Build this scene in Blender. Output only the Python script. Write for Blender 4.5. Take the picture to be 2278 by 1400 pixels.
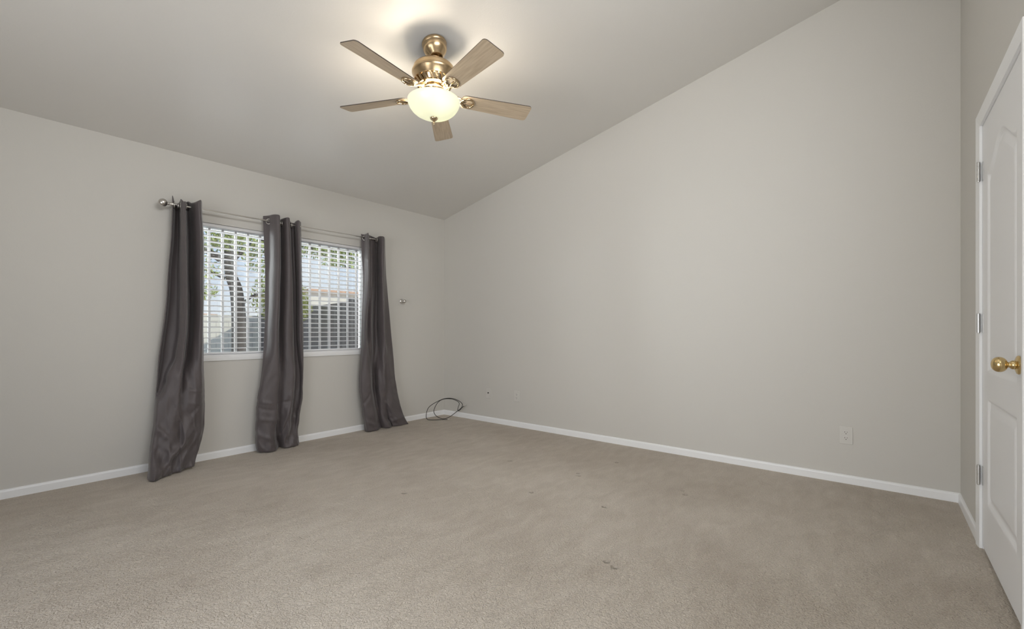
import bpy, bmesh, math, random
from mathutils import Vector, Matrix, noise
PI = math.pi
R = math.radians
scene = bpy.context.scene
for o in list(bpy.data.objects):
    bpy.data.objects.remove(o)
C = scene.collection

# ------------------------------------------------------------------ camera
cam_d = bpy.data.cameras.new('camera')
cam = bpy.data.objects.new('camera', cam_d)
C.objects.link(cam)
cam.location = (-3.862, -4.240, 1.05)
cam.rotation_euler = (R(90), 0, R(-50.88))
cam_d.sensor_width = 36.0
cam_d.lens = 1004.0 / 2278.0 * 36.0
cam_d.shift_y = 36.0 / 2278.0
cam_d.clip_start = 0.02
cam_d.clip_end = 200
scene.camera = cam

# ------------------------------------------------------------------ view, world, sun
scene.view_settings.view_transform = 'Standard'
scene.view_settings.look = 'None'
scene.view_settings.gamma = 1.0
scene.view_settings.use_curve_mapping = False
scene.view_settings.exposure = 1.02
scene.cycles.max_bounces = 12
scene.cycles.diffuse_bounces = 8
scene.cycles.transparent_max_bounces = 16
scene.cycles.sample_clamp_indirect = 6.0
scene.cycles.caustics_reflective = False
scene.cycles.caustics_refractive = False

world = bpy.data.worlds.new('sky')
scene.world = world
world.use_nodes = True
wn, wl = world.node_tree.nodes, world.node_tree.links
wn.clear()
w_out = wn.new('ShaderNodeOutputWorld')
w_bg = wn.new('ShaderNodeBackground')
w_tc = wn.new('ShaderNodeTexCoord')
w_sep = wn.new('ShaderNodeSeparateXYZ')
w_ramp = wn.new('ShaderNodeValToRGB')
w_noise = wn.new('ShaderNodeTexNoise')
w_mix = wn.new('ShaderNodeMix')
w_mix.data_type = 'RGBA'
w_cr = wn.new('ShaderNodeValToRGB')
w_noise.inputs['Scale'].default_value = 3.0
w_noise.inputs['Detail'].default_value = 5.0
w_cr.color_ramp.elements[0].position = 0.48
w_cr.color_ramp.elements[1].position = 0.72
e = w_ramp.color_ramp.elements
e[0].position, e[0].color = 0.0, (0.93, 0.95, 1.0, 1)
e[1].position, e[1].color = 1.0, (0.22, 0.42, 0.85, 1)
m_ = w_ramp.color_ramp.elements.new(0.25)
m_.color = (0.48, 0.68, 1.0, 1)
wl.new(w_tc.outputs['Generated'], w_sep.inputs[0])
wl.new(w_sep.outputs['Z'], w_ramp.inputs[0])
wl.new(w_tc.outputs['Generated'], w_noise.inputs['Vector'])
wl.new(w_noise.outputs[0], w_cr.inputs[0])
wl.new(w_cr.outputs[0], w_mix.inputs['Factor'])
wl.new(w_ramp.outputs[0], w_mix.inputs['A'])
w_mix.inputs['B'].default_value = (1.0, 1.0, 1.0, 1)
wl.new(w_mix.outputs['Result'], w_bg.inputs['Color'])
w_bg.inputs['Strength'].default_value = 0.47
wl.new(w_bg.outputs[0], w_out.inputs[0])

sun_d = bpy.data.lights.new('sun', 'SUN')
sun_d.energy = 2.15
sun_d.angle = R(0.6)
sun_d.color = (1.0, 0.95, 0.86)
sun = bpy.data.objects.new('sun', sun_d)
C.objects.link(sun)
sun.rotation_euler = Vector((-1.0, 0.45, -0.68)).to_track_quat('-Z', 'Y').to_euler()
sun.location = (8, -4, 8)

# daylight through the wide glass door in the left wall (outside the opening, shining in)
SLIDE_Y0, SLIDE_Y1 = -4.00, -1.45
def area(name, loc, direction, sx, sy, power, col, spread=180):
    d = bpy.data.lights.new(name, 'AREA')
    d.shape = 'RECTANGLE'
    d.size, d.size_y = sx, sy
    d.energy = power
    d.color = col
    d.spread = R(spread)
    o = bpy.data.objects.new(name, d)
    C.objects.link(o)
    o.location = loc
    o.rotation_euler = Vector(direction).to_track_quat('-Z', 'Z').to_euler()
    return o
area('glass_door_daylight', (-5.42, (SLIDE_Y0 + SLIDE_Y1) / 2, 1.04), (1, -0.22, 0.30), SLIDE_Y1 - SLIDE_Y0, 2.0, 27, (1.0, 0.995, 0.985), 145)
# added fill lamp in a made-up high opening, unseen behind the camera
OPEN_X0, OPEN_X1, OPEN_Z0, OPEN_Z1 = -3.95, -1.90, 2.25, 3.15
area('rear_fill_lamp', ((OPEN_X0 + OPEN_X1) / 2, -4.86, (OPEN_Z0 + OPEN_Z1) / 2), (0.55, 1, -0.30), OPEN_X1 - OPEN_X0, OPEN_Z1 - OPEN_Z0, 26, (1.0, 0.995, 0.985), 150)
# unseen lamps added outside the curtained window to strengthen its daylight
area('side_fill_lamp', (-4.3, 1.7, 1.75), (3.1, -1.9, -0.35), 1.7, 1.7, 105, (0.95, 0.98, 1.0), 110)
area('low_side_fill_lamp', (-5.6, 1.15, 1.55), (3.9, -1.2, -0.15), 1.2, 1.5, 250, (0.95, 0.98, 1.0), 90)
area('overhead_fill_lamp', (-1.9, 2.2, 3.0), (0.05, -2.2, -1.5), 3.2, 0.8, 120, (0.97, 0.985, 1.0), 120)  # added lamp above the sightline, brightens the floor by the window

# ------------------------------------------------------------------ material helpers
def mat(name, base, rough=0.5, metal=0.0, spec=0.5):
    m = bpy.data.materials.new(name)
    m.use_nodes = True
    b = m.node_tree.nodes['Principled BSDF']
    b.inputs['Base Color'].default_value = (*base, 1)
    b.inputs['Roughness'].default_value = rough
    b.inputs['Metallic'].default_value = metal
    b.inputs['Specular IOR Level'].default_value = spec
    return m
def nodes(m):
    return m.node_tree.nodes, m.node_tree.links, m.node_tree.nodes['Principled BSDF']
def add_bump(m, scale, strength, distance, detail=2.0, mapping=None):
    n, l, b = nodes(m)
    tc = n.new('ShaderNodeTexCoord')
    t = n.new('ShaderNodeTexNoise')
    t.inputs['Scale'].default_value = scale
    t.inputs['Detail'].default_value = detail
    src = tc.outputs['Object']
    if mapping:
        mp = n.new('ShaderNodeMapping')
        mp.inputs['Scale'].default_value = mapping
        l.new(src, mp.inputs[0])
        src = mp.outputs[0]
    l.new(src, t.inputs['Vector'])
    bp = n.new('ShaderNodeBump')
    bp.inputs['Strength'].default_value = strength
    bp.inputs['Distance'].default_value = distance
    l.new(t.outputs[0], bp.inputs['Height'])
    l.new(bp.outputs[0], b.inputs['Normal'])
    return t
def add_colour_noise(m, scale, c0, c1, detail=3.0, mapping=None, p0=0.35, p1=0.65):
    n, l, b = nodes(m)
    tc = n.new('ShaderNodeTexCoord')
    t = n.new('ShaderNodeTexNoise')
    t.inputs['Scale'].default_value = scale
    t.inputs['Detail'].default_value = detail
    src = tc.outputs['Object']
    if mapping:
        mp = n.new('ShaderNodeMapping')
        mp.inputs['Scale'].default_value = mapping
        l.new(src, mp.inputs[0])
        src = mp.outputs[0]
    l.new(src, t.inputs['Vector'])
    r = n.new('ShaderNodeValToRGB')
    r.color_ramp.elements[0].position, r.color_ramp.elements[0].color = p0, (*c0, 1)
    r.color_ramp.elements[1].position, r.color_ramp.elements[1].color = p1, (*c1, 1)
    l.new(t.outputs[0], r.inputs[0])
    l.new(r.outputs[0], b.inputs['Base Color'])

M = {}
M['wall'] = mat('wall_paint', (0.600, 0.585, 0.550), 0.55, 0, 0.35)
add_bump(M['wall'], 130, 0.10, 0.004)
M['ceiling'] = mat('ceiling_paint', (0.690, 0.678, 0.652), 0.42, 0, 0.4)
add_bump(M['ceiling'], 110, 0.12, 0.004)
M['trim'] = mat('white_trim_paint', (0.86, 0.87, 0.88), 0.32)
M['door'] = mat('white_door_paint', (0.82, 0.825, 0.835), 0.38)
M['blind'] = mat('white_blind_vinyl', (0.74, 0.74, 0.75), 0.4)
M['bar'] = mat('white_bar_enamel', (0.60, 0.595, 0.59), 0.45)
M['frame'] = mat('white_window_vinyl', (0.85, 0.86, 0.87), 0.35)
M['nickel'] = mat('brushed_nickel', (0.62, 0.60, 0.57), 0.28, 1.0)
M['hinge'] = mat('satin_nickel_hinge', (0.66, 0.66, 0.65), 0.30, 1.0)
M['brass'] = mat('antique_brass', (0.66, 0.50, 0.25), 0.22, 1.0)
M['fan_metal'] = mat('fan_brass', (0.50, 0.37, 0.22), 0.27, 1.0)
M['fan_shiny'] = mat('fan_polished_brass', (0.58, 0.45, 0.29), 0.16, 1.0)
M['dark'] = mat('dark_hole', (0.015, 0.014, 0.013), 0.7)
M['cable'] = mat('black_cable_jacket', (0.018, 0.017, 0.016), 0.5)
M['plate'] = mat('almond_plate', (0.625, 0.61, 0.575), 0.35)
M['slot'] = mat('outlet_slot', (0.05, 0.047, 0.042), 0.6)

def make_cloth():
    m = mat('charcoal_satin', (0.098, 0.084, 0.086), 0.5, 0, 0.4)
    n, l, b = nodes(m)
    b.inputs['Sheen Weight'].default_value = 0.25
    b.inputs['Sheen Roughness'].default_value = 0.4
    tc = n.new('ShaderNodeTexCoord')
    mp = n.new('ShaderNodeMapping')
    mp.inputs['Scale'].default_value = (30, 30, 9)
    t = n.new('ShaderNodeTexNoise')
    t.inputs['Scale'].default_value = 1.0
    t.inputs['Detail'].default_value = 4
    l.new(tc.outputs['Object'], mp.inputs[0])
    l.new(mp.outputs[0], t.inputs['Vector'])
    bp = n.new('ShaderNodeBump')
    bp.inputs['Strength'].default_value = 0.25
    bp.inputs['Distance'].default_value = 0.01
    l.new(t.outputs[0], bp.inputs['Height'])
    l.new(bp.outputs[0], b.inputs['Normal'])
    return m
M['cloth'] = make_cloth()

def make_carpet():
    m = mat('carpet', (0.34, 0.30, 0.255), 0.95, 0, 0.1)
    n, l, b = nodes(m)
    b.inputs['Sheen Weight'].default_value = 0.12
    tc = n.new('ShaderNodeTexCoord')
    P = tc.outputs['Object']
    def nz(scale, detail, mapping=None, dist=0.0):
        t = n.new('ShaderNodeTexNoise')
        t.inputs['Scale'].default_value = scale
        t.inputs['Detail'].default_value = detail
        t.inputs['Distortion'].default_value = dist
        if mapping:
            mp = n.new('ShaderNodeMapping')
            mp.inputs['Scale'].default_value = mapping
            mp.inputs['Rotation'].default_value = (0, 0, R(35))
            l.new(P, mp.inputs[0])
            l.new(mp.outputs[0], t.inputs['Vector'])
        else:
            l.new(P, t.inputs['Vector'])
        return t.outputs[0]
    def math_(op, a, c=None, clamp=False):
        q = n.new('ShaderNodeMath')
        q.operation = op
        q.use_clamp = clamp
        for i, v in enumerate((a, c)):
            if v is None:
                continue
            if isinstance(v, (int, float)):
                q.inputs[i].default_value = v
            else:
                l.new(v, q.inputs[i])
        return q.outputs[0]
    # colour: wear patches, brushed pile, tuft speckle
    big = nz(0.9, 3)
    mid = nz(6, 4, (1, 2.2, 1), 0.6)
    fine = nz(150, 2)
    s = math_('ADD', math_('MULTIPLY', big, 0.38), math_('MULTIPLY', mid, 0.22))
    s = math_('ADD', s, math_('MULTIPLY', fine, 0.40))
    r = n.new('ShaderNodeValToRGB')
    r.color_ramp.elements[0].position, r.color_ramp.elements[0].color = 0.36, (0.430, 0.370, 0.305, 1)
    r.color_ramp.elements[1].position, r.color_ramp.elements[1].color = 0.62, (0.650, 0.587, 0.512, 1)
    l.new(s, r.inputs[0])
    l.new(r.outputs[0], b.inputs['Base Color'])
    # tufts
    vo = n.new('ShaderNodeTexVoronoi')
    vo.feature = 'SMOOTH_F1'
    vo.inputs['Scale'].default_value = 115
    vo.inputs['Smoothness'].default_value = 0.4
    wob = n.new('ShaderNodeTexNoise')
    wob.inputs['Scale'].default_value = 40
    wob.inputs['Detail'].default_value = 2
    l.new(P, wob.inputs['Vector'])
    mx = n.new('ShaderNodeMix')
    mx.data_type = 'RGBA'
    mx.inputs['Factor'].default_value = 0.04
    l.new(P, mx.inputs['A'])
    l.new(wob.outputs['Color'], mx.inputs['B'])
    l.new(mx.outputs['Result'], vo.inputs['Vector'])
    h = math_('MULTIPLY', vo.outputs['Distance'], -0.9)
    h = math_('ADD', h, math_('MULTIPLY', nz(240, 2), 0.55))
    h = math_('ADD', h, math_('MULTIPLY', nz(9, 3), 0.8))
    # dents left by furniture feet
    for (dx, dy, rad) in DENTS:
        d = n.new('ShaderNodeVectorMath')
        d.operation = 'DISTANCE'
        l.new(P, d.inputs[0])
        d.inputs[1].default_value = (dx, dy, 0)
        mr = n.new('ShaderNodeMapRange')
        mr.interpolation_type = 'SMOOTHSTEP'
        mr.inputs['From Min'].default_value = rad * 0.25
        mr.inputs['From Max'].default_value = rad * 1.3
        mr.inputs['To Min'].default_value = -3.0
        mr.inputs['To Max'].default_value = 0.0
        l.new(d.outputs['Value'], mr.inputs['Value'])
        h = math_('ADD', h, mr.outputs[0])
    bp = n.new('ShaderNodeBump')
    bp.inputs['Strength'].default_value = 0.9
    bp.inputs['Distance'].default_value = 0.0085
    l.new(h, bp.inputs['Height'])
    l.new(bp.outputs[0], b.inputs['Normal'])
    return m
DENTS = []

# ------------------------------------------------------------------ mesh helpers
def bx(bm, x0, x1, y0, y1, z0, z1):
    x0, x1 = min(x0, x1), max(x0, x1)
    y0, y1 = min(y0, y1), max(y0, y1)
    z0, z1 = min(z0, z1), max(z0, z1)
    v = [bm.verts.new(p) for p in ((x0, y0, z0), (x1, y0, z0), (x1, y1, z0), (x0, y1, z0), (x0, y0, z1), (x1, y0, z1), (x1, y1, z1), (x0, y1, z1))]
    for f in ((0, 3, 2, 1), (4, 5, 6, 7), (0, 1, 5, 4), (1, 2, 6, 5), (2, 3, 7, 6), (3, 0, 4, 7)):
        bm.faces.new([v[i] for i in f])
    return v
def prism(bm, pts, d):
    """closed 3-D outline pts pushed along vector d"""
    d = Vector(d)
    a = [bm.verts.new(p) for p in pts]
    b = [bm.verts.new(Vector(p) + d) for p in pts]
    n = len(pts)
    bm.faces.new(a)
    bm.faces.new(list(reversed(b)))
    for i in range(n):
        bm.faces.new([a[i], b[i], b[(i + 1) % n], a[(i + 1) % n]][::-1])
def lathe(bm, prof, seg=40, mtx=None):
    """prof: list of (r, z); spun around local z"""
    rings = []
    for r, z in prof:
        if r < 1e-5:
            rings.append([bm.verts.new((0, 0, z))])
        else:
            rings.append([bm.verts.new((r * math.cos(2 * PI * k / seg), r * math.sin(2 * PI * k / seg), z)) for k in range(seg)])
    for a, b in zip(rings, rings[1:]):
        for k in range(seg):
            k2 = (k + 1) % seg
            if len(a) == 1 and len(b) == 1:
                continue
            if len(a) == 1:
                bm.faces.new([a[0], b[k], b[k2]])
            elif len(b) == 1:
                bm.faces.new([a[k], b[0], a[k2]])
            else:
                bm.faces.new([a[k], b[k], b[k2], a[k2]])
    if mtx is not None:
        bmesh.ops.transform(bm, matrix=mtx, verts=[v for ring in rings for v in ring])
def tube(bm, pts, rad, seg=10, cap=True):
    pts = [Vector(p) for p in pts]
    n = len(pts)
    rads = rad if isinstance(rad, (list, tuple)) else [rad] * n
    up = None
    rings = []
    for i in range(n):
        t = (pts[min(i + 1, n - 1)] - pts[max(i - 1, 0)]).normalized()
        if up is None:
            up = t.orthogonal().normalized()
        else:
            up = (up - t * up.dot(t))
            up = up.normalized() if up.length > 1e-6 else t.orthogonal().normalized()
        w = t.cross(up)
        rings.append([bm.verts.new(pts[i] + (up * math.cos(2 * PI * k / seg) + w * math.sin(2 * PI * k / seg)) * rads[i]) for k in range(seg)])
    for a, b in zip(rings, rings[1:]):
        for k in range(seg):
            k2 = (k + 1) % seg
            bm.faces.new([a[k], a[k2], b[k2], b[k]])
    if cap:
        bm.faces.new(rings[0][::-1])
        bm.faces.new(rings[-1])
def torus(bm, Rr, r, mtx, seg=28, ring=10):
    g = []
    for i in range(seg):
        a = 2 * PI * i / seg
        g.append([bm.verts.new(mtx @ Vector(((Rr + r * math.cos(2 * PI * j / ring)) * math.cos(a), (Rr + r * math.cos(2 * PI * j / ring)) * math.sin(a), r * math.sin(2 * PI * j / ring)))) for j in range(ring)])
    for i in range(seg):
        for j in range(ring):
            bm.faces.new([g[i][j], g[(i + 1) % seg][j], g[(i + 1) % seg][(j + 1) % ring], g[i][(j + 1) % ring]])
def catmull(pts, per=8, closed=False):
    P = [Vector(p) for p in pts]
    n = len(P)
    out = []
    for i in range(n if closed else n - 1):
        if closed:
            p0, p1, p2, p3 = P[(i - 1) % n], P[i], P[(i + 1) % n], P[(i + 2) % n]
        else:
            p0, p1, p2, p3 = P[max(i - 1, 0)], P[i], P[i + 1], P[min(i + 2, n - 1)]
        for k in range(per):
            t = k / per
            out.append(0.5 * ((2 * p1) + (p2 - p0) * t + (2 * p0 - 5 * p1 + 4 * p2 - p3) * t * t + (3 * p1 - p0 - 3 * p2 + p3) * t ** 3))
    if not closed:
        out.append(P[-1])
    return out
def obj(name, bm, m, parent=None, smooth=False, bevel=0.0, recalc=True):
    if recalc:
        bmesh.ops.recalc_face_normals(bm, faces=bm.faces)
    me = bpy.data.meshes.new(name)
    bm.to_mesh(me)
    bm.free()
    me.materials.append(m)
    if smooth:
        for p in me.polygons:
            p.use_smooth = True
    o = bpy.data.objects.new(name, me)
    C.objects.link(o)
    if parent is not None:
        o.parent = parent
        o.matrix_parent_inverse = parent.matrix_world.inverted()
    if bevel:
        md = o.modifiers.new('bevel', 'BEVEL')
        md.width = bevel
        md.segments = 2
        md.limit_method = 'ANGLE'
    return o
def smooth_angle(o, deg=40):
    for p in o.data.polygons:
        p.use_smooth = True
    md = o.modifiers.new('edges', 'EDGE_SPLIT')
    md.split_angle = R(deg)
    return o
def thing(name, label, cat, loc=(0, 0, 0), group=None):
    o = bpy.data.objects.new(name, None)
    o.empty_display_size = 0.05
    o.location = loc
    C.objects.link(o)
    o.matrix_world = Matrix.Translation(loc)
    return tag(o, label, cat, group)
def tag(o, label, cat, group=None):
    o['label'] = label
    o['category'] = cat
    if group:
        o['group'] = group
    return o
def struct(o):
    o['kind'] = 'structure'
    return o
def NB():
    return bmesh.new()

# ------------------------------------------------------------------ room shell
XL = -5.20            # left wall
YD = -4.626           # door wall
ZW = 2.44             # wall height at the window wall
SL = 0.2236           # ceiling slope
def zc(y):
    return ZW - SL * y

# furniture-foot dents in the carpet, metres
DENTS += [(-1.05, -1.93, 0.016), (-0.55, -2.62, 0.014), (-1.02, -2.55, 0.018), (-0.98, -2.52, 0.012), (-1.51, -2.49, 0.014), (-0.92, -3.28, 0.016), (-0.86, -3.24, 0.012), (-1.43, -2.97, 0.014), (-2.04, -1.86, 0.016), (-2.02, -3.33, 0.018), (-2.0, -3.28, 0.014)]
M['carpet'] = make_carpet()

bm = NB()
bx(bm, XL - 0.15, 0.15, YD - 0.15, 0.15, -0.12, 0.0)
struct(obj('floor', bm, M['carpet']))

# ceiling: one sloping slab rising from the window wall
bm = NB()
ya, yb = 0.0, YD - 0.15
prism(bm, [(XL - 0.15, 0.15, zc(0.15)), (XL - 0.15, yb, zc(yb)), (XL - 0.15, yb, zc(yb) + 0.2), (XL - 0.15, 0.15, zc(0.15) + 0.2)], (-XL + 0.30, 0, 0))
struct(obj('ceiling', bm, M['ceiling']))

# window wall with one wide opening
WX0, WX1, WZ0, WZ1 = -2.775, -1.085, 0.835, 1.932
bm = NB()
T = 0.15
zt = zc(T)
def wall_piece(x0, x1, z0, z1):
    bx(bm, x0, x1, 0, T, z0, z1)
wall_piece(XL - 0.15, WX0, 0, ZW)
wall_piece(WX1, 0.0, 0, ZW)
wall_piece(WX0, WX1, 0, WZ0)
wall_piece(WX0, WX1, WZ1, ZW)
struct(obj('wall_back', bm, M['wall']))

# right wall, top follows the slope
bm = NB()
prism(bm, [(0, T, 0), (0, T, zc(T)), (0, YD - T, zc(YD - T)), (0, YD - T, 0)], (0.15, 0, 0))
struct(obj('wall_right', bm, M['wall']))

# door wall, with a recess for the door
DX0, DX1 = -1.563, -0.750          # latch edge, hinge edge
DZ = 2.032
bm = NB()
zt = zc(YD)
bx(bm, OPEN_X1, 0, YD - 0.15, YD - 0.06, 0, zt)
bx(bm, OPEN_X1, DX0 - 0.02, YD - 0.06, YD, 0, zt)
bx(bm, XL - 0.15, OPEN_X0, YD - 0.15, YD, 0, zt)
bx(bm, OPEN_X0, OPEN_X1, YD - 0.15, YD, OPEN_Z1, zt)
bx(bm, OPEN_X0, OPEN_X1, YD - 0.15, YD, 0, OPEN_Z0)
bx(bm, DX1 + 0.02, 0, YD - 0.06, YD, 0, zt)
bx(bm, DX0 - 0.02, DX1 + 0.02, YD - 0.06, YD, DZ + 0.02, zt)
struct(obj('wall_front', bm, M['wall']))

# left wall with the wide glass door that lets the daylight in
bm = NB()
def lw(y0, y1, z0, z1):
    bx(bm, XL - 0.15, XL, y0, y1, z0, z1)
prism(bm, [(XL, 0.0, 2.06), (XL, 0.0, zc(0.0)), (XL, YD, zc(YD)), (XL, YD, 2.06)], (-0.15, 0, 0))
lw(SLIDE_Y1, 0.0, 0, 2.06)
lw(YD, SLIDE_Y0, 0, 2.06)
struct(obj('wall_left', bm, M['wall']))
fr = NB()
for y0, y1, z0, z1 in ((SLIDE_Y0, SLIDE_Y0 + 0.05, 0, 2.06), (SLIDE_Y1 - 0.05, SLIDE_Y1, 0, 2.06), (SLIDE_Y0, SLIDE_Y1, 2.01, 2.06), (SLIDE_Y0, SLIDE_Y1, 0, 0.03), ((SLIDE_Y0 + SLIDE_Y1) / 2 - 0.035, (SLIDE_Y0 + SLIDE_Y1) / 2 + 0.035, 0.03, 2.01)):
    bx(fr, XL - 0.12, XL - 0.06, y0, y1, z0, z1)
struct(obj('door_2', fr, M['frame']))

fr = NB()  # frame for the unseen opening added to let the rear fill lamp in
for x0, x1, z0, z1 in ((OPEN_X0, OPEN_X0 + 0.04, OPEN_Z0, OPEN_Z1), (OPEN_X1 - 0.04, OPEN_X1, OPEN_Z0, OPEN_Z1), (OPEN_X0 + 0.04, OPEN_X1 - 0.04, OPEN_Z1 - 0.04, OPEN_Z1), (OPEN_X0 + 0.04, OPEN_X1 - 0.04, OPEN_Z0, OPEN_Z0 + 0.04)):
    bx(fr, x0, x1, YD - 0.12, YD - 0.07, z0, z1)
struct(obj('fill_opening_frame', fr, M['frame']))

# baseboards: low white board with a rounded top
def baseboard(name, p0, p1, nrm):
    p0, p1, nrm = Vector((*p0, 0)), Vector((*p1, 0)), Vector((*nrm, 0))
    prof = [(0.0, 0.0), (0.012, 0.0), (0.012, 0.044), (0.010, 0.051), (0.006, 0.056), (0.0, 0.058)]
    b = NB()
    prism(b, [p0 + nrm * d + Vector((0, 0, z)) for d, z in prof], p1 - p0)
    return struct(obj(name, b, M['trim']))
baseboard('baseboard_back', (XL, 0), (0, 0), (0, -1))
baseboard('baseboard_right', (0, 0), (0, YD), (-1, 0))
CAS = 0.057
baseboard('baseboard_front', (0, YD), (DX1 + 0.006 + CAS, YD), (0, 1))
baseboard('baseboard_front.001', (DX0 - 0.006 - CAS, YD), (XL, YD), (0, 1))
baseboard('baseboard_left', (XL, 0), (XL, SLIDE_Y1), (1, 0))

# ------------------------------------------------------------------ closet door, casing, jamb
def casing():
    b = NB()
    prof = [(0.0, 0.0), (0.0, 0.010), (0.010, 0.011), (0.030, 0.014), (0.048, 0.016), (0.057, 0.016), (0.057, 0.0)]   # (distance from opening, projection)
    xi0, xi1, zi = DX0 - 0.006, DX1 + 0.006, DZ + 0.006
    rows = []
    for d, h in prof:
        y = YD + h
        rows.append([Vector((xi1 + d, y, 0)), Vector((xi1 + d, y, zi + d)), Vector((xi0 - d, y, zi + d)), Vector((xi0 - d, y, 0))])
    V = [[b.verts.new(p) for p in row] for row in rows]
    for i in range(len(V)):
        j = (i + 1) % len(V)
        for k in range(3):
            b.faces.new([V[i][k], V[i][k + 1], V[j][k + 1], V[j][k]])
    b.faces.new([r[0] for r in V])
    b.faces.new([r[3] for r in V])
    return b
struct(obj('trim_1', casing(), M['trim']))
b = NB()
for x0, x1, z0, z1 in ((DX1 + 0.003, DX1 + 0.02, 0, DZ + 0.02), (DX0 - 0.02, DX0 - 0.003, 0, DZ + 0.02), (DX0 - 0.02, DX1 + 0.02, DZ + 0.003, DZ + 0.02)):
    bx(b, x0, x1, YD - 0.058, YD - 0.0005, z0, z1)
struct(obj('trim_2', b, M['trim']))

def panel_depth(x, z):
    """moulded two-panel door: x from hinge edge, z from the floor"""
    W = DX1 - DX0
    def sd_rect(px, pz, x0, x1, z0, z1):
        return min(px - x0, x1 - px, pz - z0, z1 - pz)
    d1 = sd_rect(x, z, 0.12, W - 0.12, 0.245, 0.735)
    u = (x - W / 2) / (W / 2 - 0.12)
    arch = 1.775 + 0.105 * 0.5 * (1 + math.cos(PI * max(-1, min(1, u))))
    slope = abs(-0.105 * 0.5 * PI / (W / 2 - 0.12) * math.sin(PI * max(-1, min(1, u))))
    d2 = min(x - 0.12, W - 0.12 - x, z - 0.860, (arch - z) / math.sqrt(1 + slope * slope))
    d = max(d1, d2)
    if d <= 0:
        return 0.0
    def sm(t):
        t = max(0, min(1, t))
        return t * t * (3 - 2 * t)
    return -0.010 * sm(d / 0.016) + 0.008 * sm((d - 0.022) / 0.035)
def make_door():
    b = NB()
    W = DX1 - DX0
    nx, nz = 136, 300
    z0 = 0.014
    g = []
    for j in range(nz + 1):
        z = z0 + (DZ - z0) * j / nz
        g.append([b.verts.new((DX1 - W * i / nx, YD - 0.001 + panel_depth(W * i / nx, z), z)) for i in range(nx + 1)])
    for j in range(nz):
        for i in range(nx):
            b.faces.new([g[j][i], g[j][i + 1], g[j + 1][i + 1], g[j + 1][i]])
    yb_ = YD - 0.036
    bk = [b.verts.new(p) for p in ((DX1, yb_, z0), (DX0, yb_, z0), (DX0, yb_, DZ), (DX1, yb_, DZ))]
    b.faces.new(bk)
    b.faces.new(g[0] + [bk[1], bk[0]])
    b.faces.new(g[-1][::-1] + [bk[3], bk[2]])
    b.faces.new([r[0] for r in g] + [bk[3], bk[0]])
    b.faces.new([r[-1] for r in g][::-1] + [bk[1], bk[2]])
    return b
door = bpy.data.objects.new('door_1', None)
door.location = (DX1, YD, 0)
C.objects.link(door)
door.matrix_world = Matrix.Translation(door.location)
struct(door)
door['label'] = 'white two panel door with arched upper panel and brass knob'
dl = obj('door_leaf', make_door(), M['door'], door)
smooth_angle(dl, 50)
# brass egg knob on a round rosette
KX, KZ = -1.490, 0.928
mt = Matrix.Translation((KX, YD, KZ)) @ Matrix.Rotation(R(-90), 4, 'X')
b = NB()
lathe(b, [(0, 0.0), (0.033, 0.0), (0.034, 0.003), (0.031, 0.007), (0.022, 0.010), (0.016, 0.012), (0.0, 0.012)], 40, mt)
ros = obj('rosette', b, M['brass'], door)
smooth_angle(ros)
b = NB()
prof = [(0.0, 0.010), (0.015, 0.010), (0.016, 0.017), (0.013, 0.022), (0.010, 0.025), (0.010, 0.028), (0.013, 0.031)]
for k in range(0, 17):
    a = PI * (k + 1.5) / 18.5
    prof.append((0.0275 * math.sin(a) ** 0.85, 0.0495 - 0.0215 * math.cos(a)))
prof.append((0.0, 0.0711))
lathe(b, prof, 40, mt)
kn = obj('knob', b, M['brass'], door)
smooth_angle(kn, 60)
for hz in (1.816, 1.085, 0.353):
    hy = YD + 0.0135
    b = NB()
    mh = Matrix.Translation((DX1 + 0.002, hy, hz - 0.0445))
    for k in range(5):
        z_0, z_1 = 0.089 * k / 5 + 0.0006, 0.089 * (k + 1) / 5 - 0.0006
        lathe(b, [(0, z_0), (0.0065, z_0), (0.0065, z_1), (0, z_1)], 16, mh)
    lathe(b, [(0, -0.003), (0.0045, -0.003), (0.005, 0), (0.0042, 0.09), (0.0062, 0.0905), (0.0062, 0.0925), (0.003, 0.095), (0, 0.0955)], 16, mh)
    hg = obj('hinge', b, M['hinge'], door)
    smooth_angle(hg)
    b = NB()
    bx(b, DX1 - 0.016, DX1 - 0.001, YD - 0.0006, YD + 0.0014, hz - 0.0445, hz + 0.0445)
    bx(b, DX1 + 0.001, DX1 + 0.006, YD - 0.003, YD + 0.0010, hz - 0.0445, hz + 0.0445)
    lf = obj('hinge_leaf', b, M['hinge'], hg)

# ------------------------------------------------------------------ window, sill, blinds, guard
win = bpy.data.objects.new('window_1', None)
win.location = ((WX0 + WX1) / 2, 0.1, WZ0)
C.objects.link(win)
win.matrix_world = Matrix.Translation(win.location)
struct(win)
win['label'] = 'wide two pane white window behind grey curtains'
WXM = (WX0 + WX1) / 2
b = NB()
fw = 0.028
for x0, x1, z0, z1 in ((WX0, WX0 + fw, WZ0, WZ1), (WX1 - fw, WX1, WZ0, WZ1), (WX0 + fw, WX1 - fw, WZ1 - fw, WZ1), (WX0 + fw, WX1 - fw, WZ0, WZ0 + fw), (WXM - 0.03, WXM + 0.03, WZ0 + fw, WZ1 - fw)):
    bx(b, x0, x1, 0.0985, 0.148, z0, z1)
obj('window_frame', b, M['frame'], win, bevel=0.003)
gm = bpy.data.materials.new('window_glass')
gm.use_nodes = True
n_, l_ = gm.node_tree.nodes, gm.node_tree.links
n_.clear()
go = n_.new('ShaderNodeOutputMaterial')
gt = n_.new('ShaderNodeBsdfTransparent')
gg = n_.new('ShaderNodeBsdfGlossy')
gg.inputs['Roughness'].default_value = 0.02
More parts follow.
